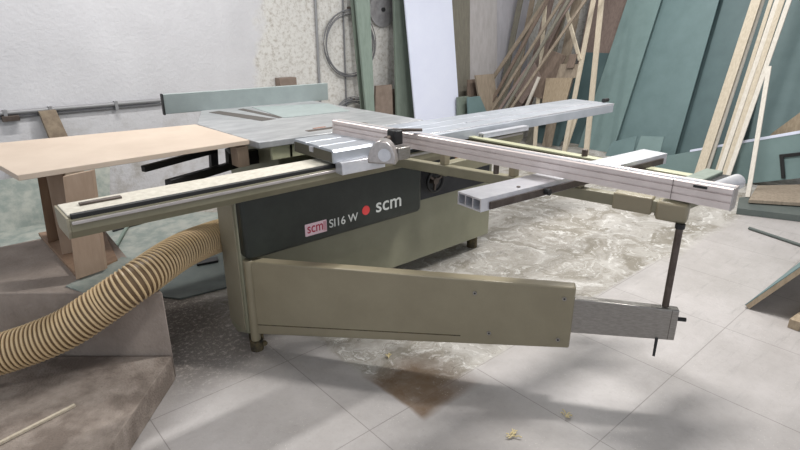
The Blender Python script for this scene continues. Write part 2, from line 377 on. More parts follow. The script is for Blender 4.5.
# sliding table (aluminium carriage) run to the far end of the rail
SX0, SX1, SY0, SY1 = 1.365, 3.76, 2.0, 2.345
prof = [(0, -.012), (.01, 0), (.11, 0), (.113, -.004), (.118, -.004), (.121, 0), (.225, 0), (.228, -.004), (.233, -.004), (.236, 0), (.335, 0), (.345, -.012), (.345, -.062), (0.0, -.062)]
def flat_slide(dy, dz): return prof
st = obj('sliding_table', section(B(), prof, (SX0, SY1, .905), (SX1, SY1 - .04, .905)), M['slide'], saw, .001)
obj('end_face', box(B(), SX0 - .006, SX0 + .002, SY0 + .012, SY1 - .012, .845, .893), M['slide_side'], st)
obj('front_lip', section(B(), [(0, 0), (.02, .012), (.05, .012), (.055, .0), (.055, -.045), (0, -.045)], (SX0 + .01, SY0 + .01, .84), (1.62, SY0 + .003, .84)), M['alu_bright'], st, .002, 'bright front slot of the sliding table')
obj('edge_strip', bar(B(), (1.80, SY0 + .004, .899), (SX1, SY0 - .036, .899), .008, .012), M['alu_bright'], st, .001, 'bright edge strip')
obj('t_slot', bar(B(), (2.35, 2.10, .9065), (SX1 - .05, 2.065, .9065), .012, .003), M['alu_bright'], st)
obj('end_knob', cyl(B(), (SX1 - .03, 2.03, .92), (SX1 + .03, 2.03, .92), .014), M['black'], st)
obj('latch', box(B(), SX0 - .012, SX0 - .004, 2.16, 2.19, .87, .895), M['alu_bright'], st)
# crosscut frame: near beam, far beam, cross members
N0, N1 = V(1.70, 1.97, .808), V(1.99, .735, .803)
F0, F1 = V(2.27, 2.0, .81), V(2.37, .70, .80)
fr = obj('crosscut_frame', bar(bar(B(), N0, N1, .04, .046), F0, F1, .04, .06), M['green_rail'], saw, .005, 'olive tube frame beyond the fence')
obj('frame_highlight', bar(B(), F0 + V(0, 0, .04), F1 + V(0, 0, .04), .05, .01), M['light_green'], fr, .002, 'pale green top face with the beam highlight put into its colour')  # paler bar along the far beam, its highlight painted in
obj('cross_tube', bar(B(), (1.99, .80, .79), (2.37, .78, .79), .05, .065), M['green_rail'], fr, .004)
obj('cross_tube', bar(B(), (1.80, 1.75, .79), (2.29, 1.77, .79), .05, .06), M['green_rail'], fr, .004)
dN = (N1 - N0).normalized()
obj('clamp_block', bar(B(), N1 - dN * .075 - V(0,0,.008), N1 + dN * .03 - V(0,0,.008), .06, .072), M['olive_arm'], fr, .01)
obj('clamp_block', bar(B(), N1 - dN * .23, N1 - dN * .09, .054, .064), M['olive_arm'], fr, .006)
for s in (.28, .62, .9): obj('spacer', bar(B(), N0 + dN * s + V(0, 0, .024), N0 + dN * s + V(0, 0, .095), .03, .035, up=(1, 0, 0)), M['olive_arm'], fr, .003)
obj('bolt', cyl(B(), N0 + dN * .55 + V(-.03, -.01, .03), N0 + dN * .55 + V(-.03, -.01, .075), .012), M['steel_dark'], fr)
obj('stop_pin', cyl(B(), F0 + (F1 - F0) * .52 + V(0, 0, .045), F0 + (F1 - F0) * .52 + V(0, 0, .075), .014), M['steel_dark'], fr)
# support profiles of the frame
def hollow(A, C, w, h, name, cells=3, par=fr, t=.006):
    A, C = V(A), V(C); d = (C - A).normalized(); s = d.cross(ZUP).normalized(); bm = B(); e = C - A
    bar(bm, A + V(0, 0, h / 2 - t / 2), C + V(0, 0, h / 2 - t / 2), w, t); bar(bm, A - V(0, 0, h / 2 - t / 2), C - V(0, 0, h / 2 - t / 2), w, t)
    for k in range(cells + 1):
        o_ = s * ((k / cells - .5) * (w - t)); bar(bm, A + o_, C + o_, t * .8, h - 2 * t)
    return obj(name, bm, M['alu_bright'], par, 0)
sp = hollow((1.345, 1.175, .865), (2.50, 1.075, .865), .115, .046, 'support_profile', 3, saw)
obj('side_strip', bar(B(), (1.38, 1.112, .858), (2.46, 1.018, .858), .006, .026), M['steel_dark'], sp)
bm = B(); cyl(bm, (1.66, 1.09, .86), (1.66, 1.065, .86), .012); obj('knob', bm, M['black'], sp)
for x in (1.55, 1.85, 2.0): obj('screw', cyl(B(), (x, 1.15 - (x - 1.3) * .1, .888), (x, 1.15 - (x - 1.3) * .1, .891), .007, 10), M['steel_dark'], sp)
hollow((2.29, 1.935, .862), (2.68, 1.925, .862), .04, .026, 'support_profile', 2, saw)
rl = obj('end_roller', cyl(B(), (1.99, .685, .865), (2.31, .665, .865), .03, 28), M['alu_bright'], saw, .003)
obj('roller_bracket', box(B(), 1.98, 2.36, .735, .80, .845, .885), M['sage_dark'], saw, .004)
obj('roller_gap_shade', box(B(), 1.98, 2.36, .70, .735, .842, .872), M['black'], saw, .002)  # black bar standing in for the shaded gap between bracket and roller
# crosscut fence: slotted aluminium extrusion
fp = [(0, 0), (.048, 0), (.048, .068), (.036, .068), (.036, .060), (.030, .060), (.030, .068), (.006, .068), (.0, .064), (0, .050), (.007, .050), (.007, .044), (0, .044), (0, .026), (.005, .026), (.005, .021), (0, .021)]
A, C = V(1.592, 2.34, .905), V(1.772, .515, .905)
fpf = [(-(a), b) for a, b in fp]
bm = section(B(), fpf, A, C)
cf = obj('crosscut_fence', bm, M['alu_pink'], saw, 0, 'long pinkish silver extruded fence')
dF = (C - A).normalized(); sF = dF.cross(ZUP).normalized()
obj('fence_end_cap', bar(B(), C - sF * .024 + V(0, 0, .034), C - sF * .024 + V(0, 0, .034) + dF * .004, .05, .07), M['alu'], cf)
obj('fence_highlight', bar(B(), A - sF * .018 + V(0, 0, .0692), C - sF * .018 + V(0, 0, .0692), .02, .0024), M['alu_bright'], cf, 0, 'bright strip on the fence top with the highlight put into its colour')  # bright strip that paints the highlight along the fence top
obj('fence_joint', bar(B(), C - dF * .17 - sF * -.0006 + V(0, 0, .034), C - dF * .1685 - sF * -.0006 + V(0, 0, .034), .002, .066), M['steel_dark'], cf)
obj('fence_slot_mark', bar(B(), C - dF * .11 + sF * .0006 + V(0, 0, .056), C - dF * .07 + sF * .0006 + V(0, 0, .056), .002, .008), M['black'], cf)
# rounded aluminium end of the pivot and black clamp
def dshape(c, d, w, h, k=14):
    out = [c + d * 0, ]
    out = [c + d * w]
    for i in range(k + 1):
        a = math.radians(20 + 150 * i / k)
        out.append(c + d * (w * .5 + w * .5 * math.cos(a)) + ZUP * (h * math.sin(a)))
    out.append(c); return out
c0 = V(1.405, 1.81, .872); dd = V(.60, -.80, 0).normalized(); nn = V(-.8, -.6, 0)
oc = obj('pivot_housing', prism(B(), dshape(c0, dd, .125, .10), V(.06, .05, 0)), M['alu'], saw, .006, 'rounded cast aluminium housing')
cyl_c = c0 + dd * .075 + V(0, 0, .04)
obj('housing_disc', cyl(B(), cyl_c, cyl_c + nn * .004, .028, 26), M['alu_bright'], oc)
cl = obj('fence_clamp', box(B(), 1.555, 1.60, 1.80, 1.86, .93, .995), M['black'], saw, .006)
obj('clamp_lever', bar(B(), (1.58, 1.85, .99), (1.68, 1.76, .99), .018, .012), M['steel_dark'], cl, .003)
obj('clamp_plate', box(B(), 1.53, 1.60, 1.75, 1.80, .875, .93), M['steel'], cl, .004)
obj('clamp_screw', cyl(B(), (1.545, 1.83, .96), (1.515, 1.82, .96), .013), M['steel_dark'], cl)
# swing arm
def slab(p, th):                         # p: two bottom, two top corners of the near face, th: thickness vector
    return prism(B(), p, th)
a0, a1 = V(.935, 2.115), V(1.752, .967)
ad = (a1 - a0).to_3d().normalized() if False else V(a1.x - a0.x, a1.y - a0.y, 0).normalized(); an = V(-ad.y, ad.x, 0)
def ap(t, z): return V(a0.x + (a1.x - a0.x) * t, a0.y + (a1.y - a0.y) * t, z)
arm = obj('swing_arm', slab([ap(0, .08), ap(1, .212), ap(1, .48), ap(0, .45)], an * .055), M['olive_arm'], saw, .006, 'long olive telescopic swing arm')
obj('arm_seam', slab([ap(.02, .132) - an * .001, ap(.69, .207) - an * .001, ap(.69, .211) - an * .001, ap(.02, .136) - an * .001], an * .002), M['rubber'], arm)
for t, z in ((.726, .414), (.773, .238), (.972, .430), (.967, .246)):
    p = ap(t, z); sc = obj('screw', cyl(B(), p - an * .004, p + an * .004, .0085, 14), M['steel'], arm)
    obj('screw_socket', cyl(B(), p - an * .0046, p - an * .0038, .004, 8), M['black'], sc)
obj('pivot_post', cyl(B(), (.952, 2.103, .05), (.952, 2.103, .455), .022, 20), M['olive_arm'], arm, .002)
bm = B(); cyl(bm, (.952, 2.10, .0), (.952, 2.10, .05), .03); cyl(bm, (.98, 2.085, .03), (.98, 2.07, .03), .012)
obj('pivot_foot', bm, M['rubber'], arm)
def ae(t, z): return V(a1.x + ad.x * t, a1.y + ad.y * t, z)
ext = obj('arm_extension', slab([ae(-.05, .276) + an * .008, ae(.378, .297) + an * .008, ae(.378, .425) + an * .008, ae(-.05, .43) + an * .008], an * .038), M['steel'], saw, .004, 'grey steel inner tube of the arm')
obj('end_seam', slab([ae(.352, .298) + an * .0075, ae(.354, .298) + an * .0075, ae(.354, .424) + an * .0075, ae(.352, .424) + an * .0075], an * .001), M['steel_dark'], ext)
e = ae(.378, .385); obj('end_knob', cyl(B(), e + an * .02, e + an * .02 + ad * .03, .008), M['black'], ext)
rx = ae(.335, 0)
rod = obj('support_rod', cyl(B(), (rx.x + .02, rx.y + .02, .43), (1.965, .715, .76), .0125, 14), M['steel_dark'], saw)
obj('rod_tip', cyl(B(), (rx.x - .005, rx.y + .02, .30), (rx.x - .03, rx.y + .01, .235), .006, 10, .005), M['black'], rod)
obj('rod_collar', cyl(B(), (1.964, .714, .745), (1.964, .714, .762), .017, 14), M['black'], rod)
# black support bracket below the wooden board
bm = B(); bar(bm, on_z(143, 169, .79), on_z(215, 150, .80), .03, .03); bar(bm, on_z(168, 184, .74), on_z(240, 163, .70), .035, .04); bar(bm, on_z(213, 148, .80), on_z(214, 168, .70), .04, .04, up=(1, 0, 0)); bar(bm, on_z(231, 150, .80), on_z(232, 166, .70), .05, .05, up=(1, 0, 0)); bar(bm, on_z(232, 160, .72), on_z(292, 150, .72), .05, .08)
obj('support_bracket', bm, M['black'], saw, .003)
q = on_z(241, 158, .80); obj('spacer_block', box(B(), q.x - .03, q.x + .03, q.y - .03, q.y + .05, .76, .862), M['leg_wood'], saw, .003, 'wooden spacer block under the table corner')

# lettering on the cover (face y = 2.08)
FY = 2.0795
def lettering(name, body, px0, px1, zb, height, m, par, slant=0.):
    cu = bpy.data.curves.new(name, 'FONT'); cu.body = body; cu.size = 1; cu.extrude = 0.0; cu.shear = slant; cu.offset = .008
    tmp = bpy.data.objects.new(name, cu); COL.objects.link(tmp)
    dg = bpy.context.evaluated_depsgraph_get(); me = bpy.data.meshes.new_from_object(tmp.evaluated_get(dg))
    bpy.data.objects.remove(tmp)
    xs = [v.co.x for v in me.vertices]; ys = [v.co.y for v in me.vertices]
    sx = (px1 - px0) / (max(xs) - min(xs)); sy = height / (max(ys) - min(ys)); mx, my = min(xs), min(ys); off = world_loc(par)
    for v in me.vertices: v.co = V(px0 + (v.co.x - mx) * sx, FY - .0012, zb + (v.co.y - my) * sy) - off
    for f in me.polygons: f.use_smooth = False
    me.materials.append(m); o = bpy.data.objects.new(name, me); COL.objects.link(o); o.parent = par
    so = o.modifiers.new('thick', 'SOLIDIFY'); so.thickness = .001; so.offset = 0
    return o
def fx(x, y): return on_y(x, y, FY)
stp0, stp1 = fx(305.5, 237), fx(327, 231)
bx0, bx1, bz = stp0.x, stp1.x, stp0.z
stk = obj('maker_sticker', prism(B(), rrect(bx0, bx1, bz, bz + .060, .004, FY + .0005), (0, -.0012, 0)), M['sticker'], cv, 0, 'small pink sticker with red letters')
lettering('sticker_lettering', 'scm', bx0 + .012, bx1 - .022, bz + .013, .034, M['sticker_red'], saw).name = 'sticker_lettering'
bm = B()
for k in range(3): box(bm, bx1 - .018 + k * .006, bx1 - .016 + k * .006, FY - .0015, FY - .0005, bz + .006, bz + .054)
obj('sticker_stripes', bm, M['sticker_red'], stk)
a, b_ = fx(329.5, 229), fx(358, 222); lettering('model_lettering', 'SI16 W', a.x, b_.x, bz + .012, .042, M['text'], saw)
a = fx(366, 214); obj('round_emblem', cyl(B(), (a.x, FY + .001, bz + .052), (a.x, FY - .0012, bz + .052), .024, 28), M['red'], cv)
a2 = V(a.x, FY - .0015, bz + .052)
a, b_ = fx(376, 213), fx(401, 203); lettering('brand_lettering', 'scm', a.x, b_.x, bz + .024, .052, M['text'], saw)

# ------------------------------------------------------------------ wooden board table and its legs
bfl, ble = V(.232, 2.452, 0), V(on_z(0, 167, .89)); ble.z = 0; bbl = bfl + (ble - bfl).normalized() * .80
bo = [bfl, V(1.205, 2.50, 0), V(1.185, 3.12, 0), bbl]
bd = obj('wooden_board', prism(B(), [p + V(0, 0, .875) for p in bo], (0, 0, .022)), M['mdf'], None, .002)
tag(bd, 'wide pale brown MDF board lying level beside the saw table', 'board')
# left edge of the board as seen: it is cut slanted
me = bd.data
def plank(name, b0, b1, tz, dx, th, m, label, grp=None):
    """upright board: bottom corners b0,b1 (x,y,z) top shifted by dx"""
    b0, b1 = V(b0), V(b1); d = (b1 - b0).normalized(); nrm = d.cross(ZUP).normalized()
    t0, t1 = b0 + V(dx), b1 + V(dx); t0.z = t1.z = tz
    o = obj(name, prism(B(), [b0, b1, t1, t0], -nrm * th), m, None, .002); return tag(o, label, 'board', grp)
zt = .874
def up_plank(pb0, pb1, pt0, pt1, zb, y_hint, m, label):
    # bottom on z=zb, top edge on z=.874, both taken on the floor/board planes
    b0, b1 = on_z(*pb0, zb), on_z(*pb1, zb); t0, t1 = on_z(*pt0, zt), on_z(*pt1, zt)
    o = obj('leg_board', prism(B(), [b0, b1, t1, t0], FW * .022), m, None, .002)
    return tag(o, label, 'board')
PZ = .41
plate = obj('base_plate', hexa(B(), [V(on_z(*p, PZ)) for p in ((39, 236), (79, 281), (118, 262), (100, 224))] + [V(on_z(*p, PZ)) + V(0, 0, .018) for p in ((39, 236), (79, 281), (118, 262), (100, 224))]), M['leg_dark'], None, .002)
tag(plate, 'thin brown board lying flat under the two front leg boards', 'board')

# ------------------------------------------------------------------ plinth and lower step, turned to face the viewer
ex, ey = RT, FW
def quadbox(name, c, a, b, z0, z1, m, bev=.004, par=None, label=None):
    c = V(c); return obj(name, hexa(B(), [c + V(0, 0, z0), c + a + V(0, 0, z0), c + a + b + V(0, 0, z0), c + b + V(0, 0, z0), c + V(0, 0, z1), c + a + V(0, 0, z1), c + a + b + V(0, 0, z1), c + b + V(0, 0, z1)]), m, par, bev, label)
pl = thing('concrete_plinth', (.3, 2.1, 0), 'dusty grey brown concrete plinth with a lower step, under the hose', 'plinth')
corner = V(.578, 2.119, 0) + FW * .01
hx = [V(-.75, 3.2, 0)]
c_fr = corner.copy(); c_fl = corner - RT * 1.6
fl0 = lambda x, y: V(on_z(x, y, .41).x, on_z(x, y, .41).y, 0)
ub = [c_fl, c_fr, fl0(128, 258), fl0(102, 226), fl0(47, 237), fl0(-60, 259)]
obj('upper_block', prism(B(), ub, (0, 0, .41)), M['concrete'], pl, .006)
s0 = corner - FW * .012
obj('lower_step', prism(B(), [s0 - RT * 1.6, s0 - RT * 1.6 - FW * 1.1, s0 - FW * 1.1 - RT * .0, s0], (0, 0, .116)), M['concrete_dust'], pl, .004)
st = obj('wood_strip', bar(B(), on_z(-14, 450, .122), on_z(75, 405, .122), .012, .010), M['pine'], None, .001)
tag(st, 'thin pale wooden strip lying on the dusty lower step', 'wood strip')
ofc = obj('wood_offcut', prism(B(), [on_z(0, 328, .116), on_z(14, 326, .116), on_z(22, 322, .116), on_z(4, 316, .116)], (0, 0, .02)), M['offcut_d'], None, .002)
tag(ofc, 'small dark wood offcut on the lower step behind the hose', 'wood offcut')

# legs of the board
def legb(pb0, pb1, zb, pt0, pt1, m, label, top_z=zt):
    b0, b1 = on_z(*pb0, zb), on_z(*pb1, zb)
    fd = lambda p: p.x * FW.x + p.y * FW.y
    def top(px, like):                   # same forward distance, height top_z
        d = ray(*px); t = fd(like) / (d.x * FW.x + d.y * FW.y); q = CAM + d * t; return q
    t0, t1 = top(pt0, b0), top(pt1, b1)
    s = (top_z - zb) / (t0.z - zb); t0 = b0 + (t0 - b0) * s; s = (top_z - zb) / (t1.z - zb); t1 = b1 + (t1 - b1) * s
    o = obj('leg_board', prism(B(), [b0, b1, t1, t0], FW * .024), m, None, .002); return tag(o, label, 'board')
legb((76, 280), (105, 270), PZ + .018, (62, 174), (92, 171), M['leg_wood'], 'front leg board, widest and palest, upright under the MDF board')
legb((62, 255), (76, 252), PZ + .018, (46, 176), (62, 174), M['leg_wood'], 'middle leg board standing behind the front one under the MDF board')
legb((48, 243), (58, 240), PZ + .018, (37, 177), (47, 176), M['leg_dark'], 'rear leg board, narrowest and darkest, under the MDF board')

# ------------------------------------------------------------------ hose
hp = spline([on_z(-60, 366, .24), on_z(0, 354, .26), on_z(60, 332, .32), on_z(100, 307, .395), on_z(140, 279, .475), on_z(180, 252, .495), on_z(215, 237, .47), on_z(240, 230, .45)], 60)
# resample evenly
L_ = [0]
for i in range(1, len(hp)): L_.append(L_[-1] + (hp[i] - hp[i - 1]).length)
def at_len(s):
    import bisect
    i = min(max(bisect.bisect(L_, s), 1), len(hp) - 1); f = (s - L_[i - 1]) / max(1e-9, L_[i] - L_[i - 1]); return hp[i - 1].lerp(hp[i], f)
HR = .074; pitch = .0168; nt = int(L_[-1] / pitch)
hose = thing('dust_extraction_hose', at_len(L_[-1] / 2) - V(0, 0, HR), 'thick ribbed beige extraction hose running over the plinth to the saw', 'hose')
obj('hose_tube', tube(B(), [at_len(L_[-1] * i / 120) for i in range(121)], HR, 28), M['hose'], hose)
bm = B(); per = 30; pts = []
prev = None
for i in range(nt * per + 1):
    s = L_[-1] * i / (nt * per); p = at_len(s); q = at_len(min(s + .01, L_[-1])); q0 = at_len(max(s - .01, 0)); d = (q - q0).normalized()
    if prev is None: sd = d.cross(ZUP).normalized()
    else: sd = (prev - d * prev.dot(d)).normalized()
    prev = sd; u = sd.cross(d); a = 2 * math.pi * i / per
    pts.append(p + (sd * math.cos(a) + u * math.sin(a)) * (HR + .001))
tube(bm, pts, .0051, 6)
obj('spiral_rib', bm, M['hose_rib'], hose, 0, 'pale cream spiral rib')

# ------------------------------------------------------------------ sheets on the floor behind the rail
def flat_sheet(name, px, z, th, m, label, cat='panel', grp=None):
    p = [on_z(a, b, z) for a, b in px]; o = obj(name, prism(B(), p, (0, 0, th)), m, None, .001); return tag(o, label, cat, grp)
gF = None
flat_sheet('green_sheet', [(70, 222), (150, 214), (222, 214), (222, 246), (150, 262), (100, 262)], .002, .016, M['teal_floor'], 'large dusty pale green panel lying flat behind the hose')
flat_sheet('green_sheet', [(138, 268), (232, 242), (236, 286), (180, 300), (150, 296)], .002, .010, M['teal_dark'], 'dark dusty panel lying flat on the floor by the pedestal')
flat_sheet('green_sheet', [(66, 287), (92, 296), (150, 262), (122, 258)], PZ + .001, .006, M['teal_floor'], 'small pale green panel tip poking out beside the front leg board')
flat_sheet('metal_strip', [(196, 262), (218, 258), (218, 262), (197, 266)], .016, .012, M['black'], 'short black strip lying beside the pedestal', 'strip')
flat_sheet('metal_strip', [(112, 230), (144, 221), (145, 223), (113, 232)], .020, .008, M['black'], 'thin black strip lying on the pale green panel', 'strip')
o = obj('green_rod', cyl(B(), on_z(116, 246, .031), on_z(136, 211, .031), .012, 10), M['sage'], None); tag(o, 'thin sage rod lying on the pale green panel', 'rod')
flat_sheet('green_sheet', [(-30, 236), (-30, 262), (52, 245), (70, 214), (20, 222)], .003, .014, M['teal_floor'], 'dusty pale green panel lying flat behind the plinth')
o = obj('green_rod', cyl(B(), on_z(57, 180, .62), on_z(128, 206, .05), .014, 10), M['sage'], None)
bpy.data.objects.remove(o)

# ------------------------------------------------------------------ back wall things
pipe = thing('wall_conduit', (.5, 4.97, .82), 'grey conduit pipe running level along the back wall', 'pipe')
obj('pipe', cyl(B(), (-1.5, 4.972, .82), (1.62, 4.972, .819), .016, 12), M['pipe'], pipe)
obj('pipe', cyl(B(), (-1.5, 4.985, .785), (1.62, 4.985, .784), .010, 10), M['cable'], pipe)
for x in (.49, .78, 1.25): obj('clip', box(B(), x - .012, x + .012, 4.95, 5.0, .77, .842), M['pipe'], pipe)
o = obj('wall_bracket', box(B(), .46, .57, 4.94, 5.0, .76, .80), M['steel_dark'], None, .003); tag(o, 'small dark bracket on the back wall under the level conduit', 'bracket')
o = obj('wooden_post', prism(B(), [on_y(39, 112, 4.90), on_y(56, 110, 4.90), on_y(68, 160, 4.80), on_y(72, 200, 4.72), on_y(54, 200, 4.72), on_y(44, 160, 4.80)][:2] + [V(.94, 4.62, 0.0), V(.78, 4.62, 0.0)], (0, .06, 0)), M['post'], None, .004)
tag(o, 'weathered wooden post leaning on the back wall behind the MDF board', 'post')
o = obj('vertical_conduit', cyl(B(), (3.25, 4.982, .0), (3.25, 4.982, 3.6), .013, 10), M['pipe'], None); tag(o, 'thick grey upright conduit on the back wall left of the cable coil', 'pipe')
o = obj('vertical_cable', cyl(B(), (3.59, 4.985, .0), (3.59, 4.985, 3.6), .008, 8), M['cable'], None); tag(o, 'thin dark upright cable crossing behind the cable coil', 'cable')
def coil(c, r, n, m, label, jit=.028):
    bm = B()
    for k in range(n):
        rx_, rz_ = r * (1 + random.uniform(-jit, jit) * 2), r * (1 + random.uniform(-jit, jit) * 2); ox, oz = random.uniform(-jit, jit), random.uniform(-jit, jit)
        tube(bm, [V(c[0] + ox + rx_ * math.cos(a), c[1] - .012 * (k % 3), c[2] + oz + rz_ * math.sin(a)) for a in [i * math.pi / 24 for i in range(48)]], .005, 6, True)
    return tag(obj('cable_coil', bm, m, None), label, 'cable coil')
coil((3.66, 4.965, 1.25), .325, 5, M['cable'], 'large round coil of grey cable high on the back wall')
coil((3.66, 4.965, .36), .30, 9, M['cable'], 'lower dark cable coil half hidden behind the saw table')
nl = obj('wall_hook', cyl(B(), (3.66, 5.0, 1.60), (3.66, 4.93, 1.60), .012, 8), M['steel_dark'], None); tag(nl, 'steel peg carrying the large cable coil', 'hook')
nl = obj('wall_hook', cyl(B(), (3.66, 5.0, .66), (3.66, 4.93, .66), .012, 8), M['steel_dark'], None); tag(nl, 'steel peg carrying the lower dark cable coil', 'hook')
o = obj('timber_stub', box(B(), 2.74, 2.93, 4.9, 4.995, 0, .94), M['brown_box'], None, .004); tag(o, 'brown timber stub showing just above the rip fence by the back wall', 'timber')
bl = thing('saw_blade', (4.11, 4.97, 1.39), 'round toothed saw blade hanging between two sage boards', 'saw blade')
bm = B(); n = 60; ring = []
for i in range(n * 2):
    a = math.pi * i / n; r = .19 if i % 2 else .178; ring.append(V(4.115 + r * math.cos(a), 4.975, 1.59 + r * math.sin(a)))
obj('blade_disc', prism(bm, ring, (0, -.005, 0)), M['blade'], bl)
obj('hub', cyl(B(), (4.115, 4.99, 1.59), (4.115, 4.95, 1.59), .022), M['black'], bl)
# boards leaning on the back wall
def sheet_y(name, bl_, br_, tl_, tr_, y0, k, th, m, label, ztop=2.4, cat='board'):
    q = [on_y(*bl_, y0, k), on_y(*br_, y0, k), on_y(*tr_, y0, k), on_y(*tl_, y0, k)]
    dl = q[3] - q[0]; dr = q[2] - q[1]
    P0 = q[0] - dl * (q[0].z / dl.z); P1 = q[1] - dr * (q[1].z / dr.z); P2 = q[1] + dr * ((ztop - q[1].z) / dr.z); P3 = q[0] + dl * ((ztop - q[0].z) / dl.z)
    return tag(obj(name, prism(B(), [P0, P1, P2, P3], (0, th, 0)), m, None, .002), label, cat)
sheet_y('sage_board', (367, 117), (375, 117), (356, 0), (370, 0), 4.70, .09, .03, M['sage'], 'left sage green board leaning on the wall beside the cable coil')
sheet_y('sage_board', (362, 117), (368, 117), (351, 0), (357, 0), 4.84, .04, .02, M['sage_dark'], 'narrow dark sage board behind the left edge of the sage one')
sheet_y('sage_board', (397, 117), (416, 118), (394, 0), (405, 0), 4.70, .09, .03, M['sage_dark'], 'dark sage board leaning against the left edge of the white panel')
sheet_y('white_laminate_sheet', (415.5, 118), (459.5, 113), (404.8, 0), (452, 0), 4.50, .13, .02, M['white_panel'], 'tall bright white laminate panel leaning on the back wall', 2.4, 'panel')
sheet_y('grey_board', (454, 110), (470, 110), (450, 0), (470, 0), 4.70, .09, .03, M['offcut_g'], 'grey green board leaning right beside the white panel')
sheet_y('pale_board', (470, 110), (497, 108), (470, 0), (497, 0), 4.74, .08, .02, M['pale_board'], 'tall pale grey board right of the grey green one')
sheet_y('pale_board', (496, 110), (524, 108), (496, 0), (532, 0), 4.79, .06, .02, M['pale2'], 'tall lavender grey board behind the offcut fan')
sheet_y('brown_board', (375, 117), (393, 117), (376, 85), (392, 84), 4.72, .1, .03, M['brown_box'], 'short brown board standing between the two sage boards', .80)
sheet_y('brown_board', (390, 117), (398, 117), (391, 90), (397, 90), 4.78, .1, .03, M['offcut_d'], 'shorter dark brown board tucked behind the brown one', .74)
sheet_y('brown_board', (481, 108), (499, 107), (475, 70), (493, 69), 4.40, .1, .03, M['offcut'], 'short grey brown board standing in front of the pale grey board', .86)
sheet_y('brown_board', (468, 110), (479, 110), (469, 73), (477, 72), 4.52, .1, .03, M['offcut_d'], 'short dark brown board behind the grey brown one', .80)
sheet_y('green_board', (458, 113), (470, 112), (458, 89), (469, 89), 4.46, .1, .03, M['sage_dark'], 'short dark green board at the foot of the grey green board', .62)
sheet_y('green_board', (469, 112), (486, 110), (468, 89), (477, 89), 4.36, .1, .03, M['teal'], 'small teal board in front of the short dark brown board', .62)
o = sheet_y('green_sheet', (-40, 226), (110, 199), (-40, 192), (110, 168), 4.70, .4, .016, M['teal_floor'], 'low dusty green panel leaning on the wall behind the leg boards', .36, 'panel')

# ------------------------------------------------------------------ things leaning towards the right wall
def lean_poly(name, px, x0, k, th, m, label, cat='board', grp=None):
    p = [on_x(a, b, x0, k) for a, b in px]
    lo = min(q.z for q in p)
    return tag(obj(name, prism(B(), p, (th, 0, 0)), m, None, .0015), label, cat, grp)
def strip(px0, px1, w, x0, k, th, m, label, name='wood_strip', cat='wood strip', grp=None, ztop=2.2, zlow=.0):
    a, b = on_x(*px0, x0, k), on_x(*px1, x0, k)
    if a.z > b.z: a, b = b, a
    d = (b - a)
    a2 = a + d * ((zlow - a.z) / d.z) if zlow is not None else a
    b2 = a + d * ((ztop - a.z) / d.z) if ztop is not None else b
    if a.y < 4.6 and a2.y > 4.62: a2 = a + d * ((4.62 - a.y) / d.y)
    if a.y < 4.6 and b2.y > 4.9: b2 = a + d * ((4.9 - a.y) / d.y)
    nrm = V(1, 0, -k).normalized(); s = (b2 - a2).normalized().cross(nrm).normalized() * (w / 2)
    # keep clear of the floor
    lift = max(0, abs(s.z)) ; a2 = a2 + (b2 - a2).normalized() * lift
    o = obj(name, prism(B(), [a2 - s, a2 + s, b2 + s, b2 - s], nrm * th), m, None, .001)
    return tag(o, label, cat, grp)
K = .36
# big green sheets
def sheet(bl_, br_, tl_, tr_, x0, m, label, ztop=2.3, k=K, th=.02):
    q = [on_x(*bl_, x0, k), on_x(*br_, x0, k), on_x(*tr_, x0, k), on_x(*tl_, x0, k)]
    dl = q[3] - q[0]; dr = q[2] - q[1]
    P0 = q[0] - dl * (q[0].z / dl.z); P1 = q[1] - dr * (q[1].z / dr.z); P2 = q[1] + dr * ((ztop - q[1].z) / dr.z); P3 = q[0] + dl * ((ztop - q[0].z) / dl.z)
    return tag(obj('green_sheet', prism(B(), [P0, P1, P2, P3], (th, 0, 0)), m, None, .002), label, 'panel')
sheet((577, 150), (613, 150), (627, 0), (661, 0), 6.10, M['teal2'], 'leftmost of the tall green panels, narrow, leaning behind the slide end')
sheet((609, 150), (678, 143), (655, 0), (719, 0), 6.20, M['teal'], 'widest tall green panel leaning in the middle of the panel stack')
sheet((670, 143), (742, 140), (712, 0), (775, 0), 6.32, M['teal3'], 'tall green panel leaning behind the pale slats, coloured darker for its shade')
sheet((730, 150), (830, 150), (765, 0), (862, 0), 6.44, M['teal'], 'rightmost tall green panel, leaning to the right of the pale slats')
sheet((553, 150), (584, 150), (598, 0), (625, 0), 6.26, M['teal3'], 'dark green panel edge behind the leftmost tall green panel', 1.1)
# reddish board behind
sheet((560, 150), (600, 150), (590, 0), (634, 0), 6.40, M['offcut_r'], 'reddish brown board leaning behind the dark green panel', 2.2).name = 'brown_board'
lean_poly('green_sheet', [(526, 148), (556, 153), (572, 118), (543, 114)], 5.95, K, .015, M['teal3'], 'small deep green panel under the end of the sliding table', 'panel')
lean_poly('green_sheet', [(600, 166), (612, 142), (637, 136), (629, 170)], 5.92, K, .015, M['teal'], 'small square green panel at the foot of the widest tall panel', 'panel')
lean_poly('green_sheet', [(628, 170), (641, 136), (664, 137), (655, 172)], 5.90, K, .015, M['teal2'], 'small pale green panel next to the square one', 'panel')
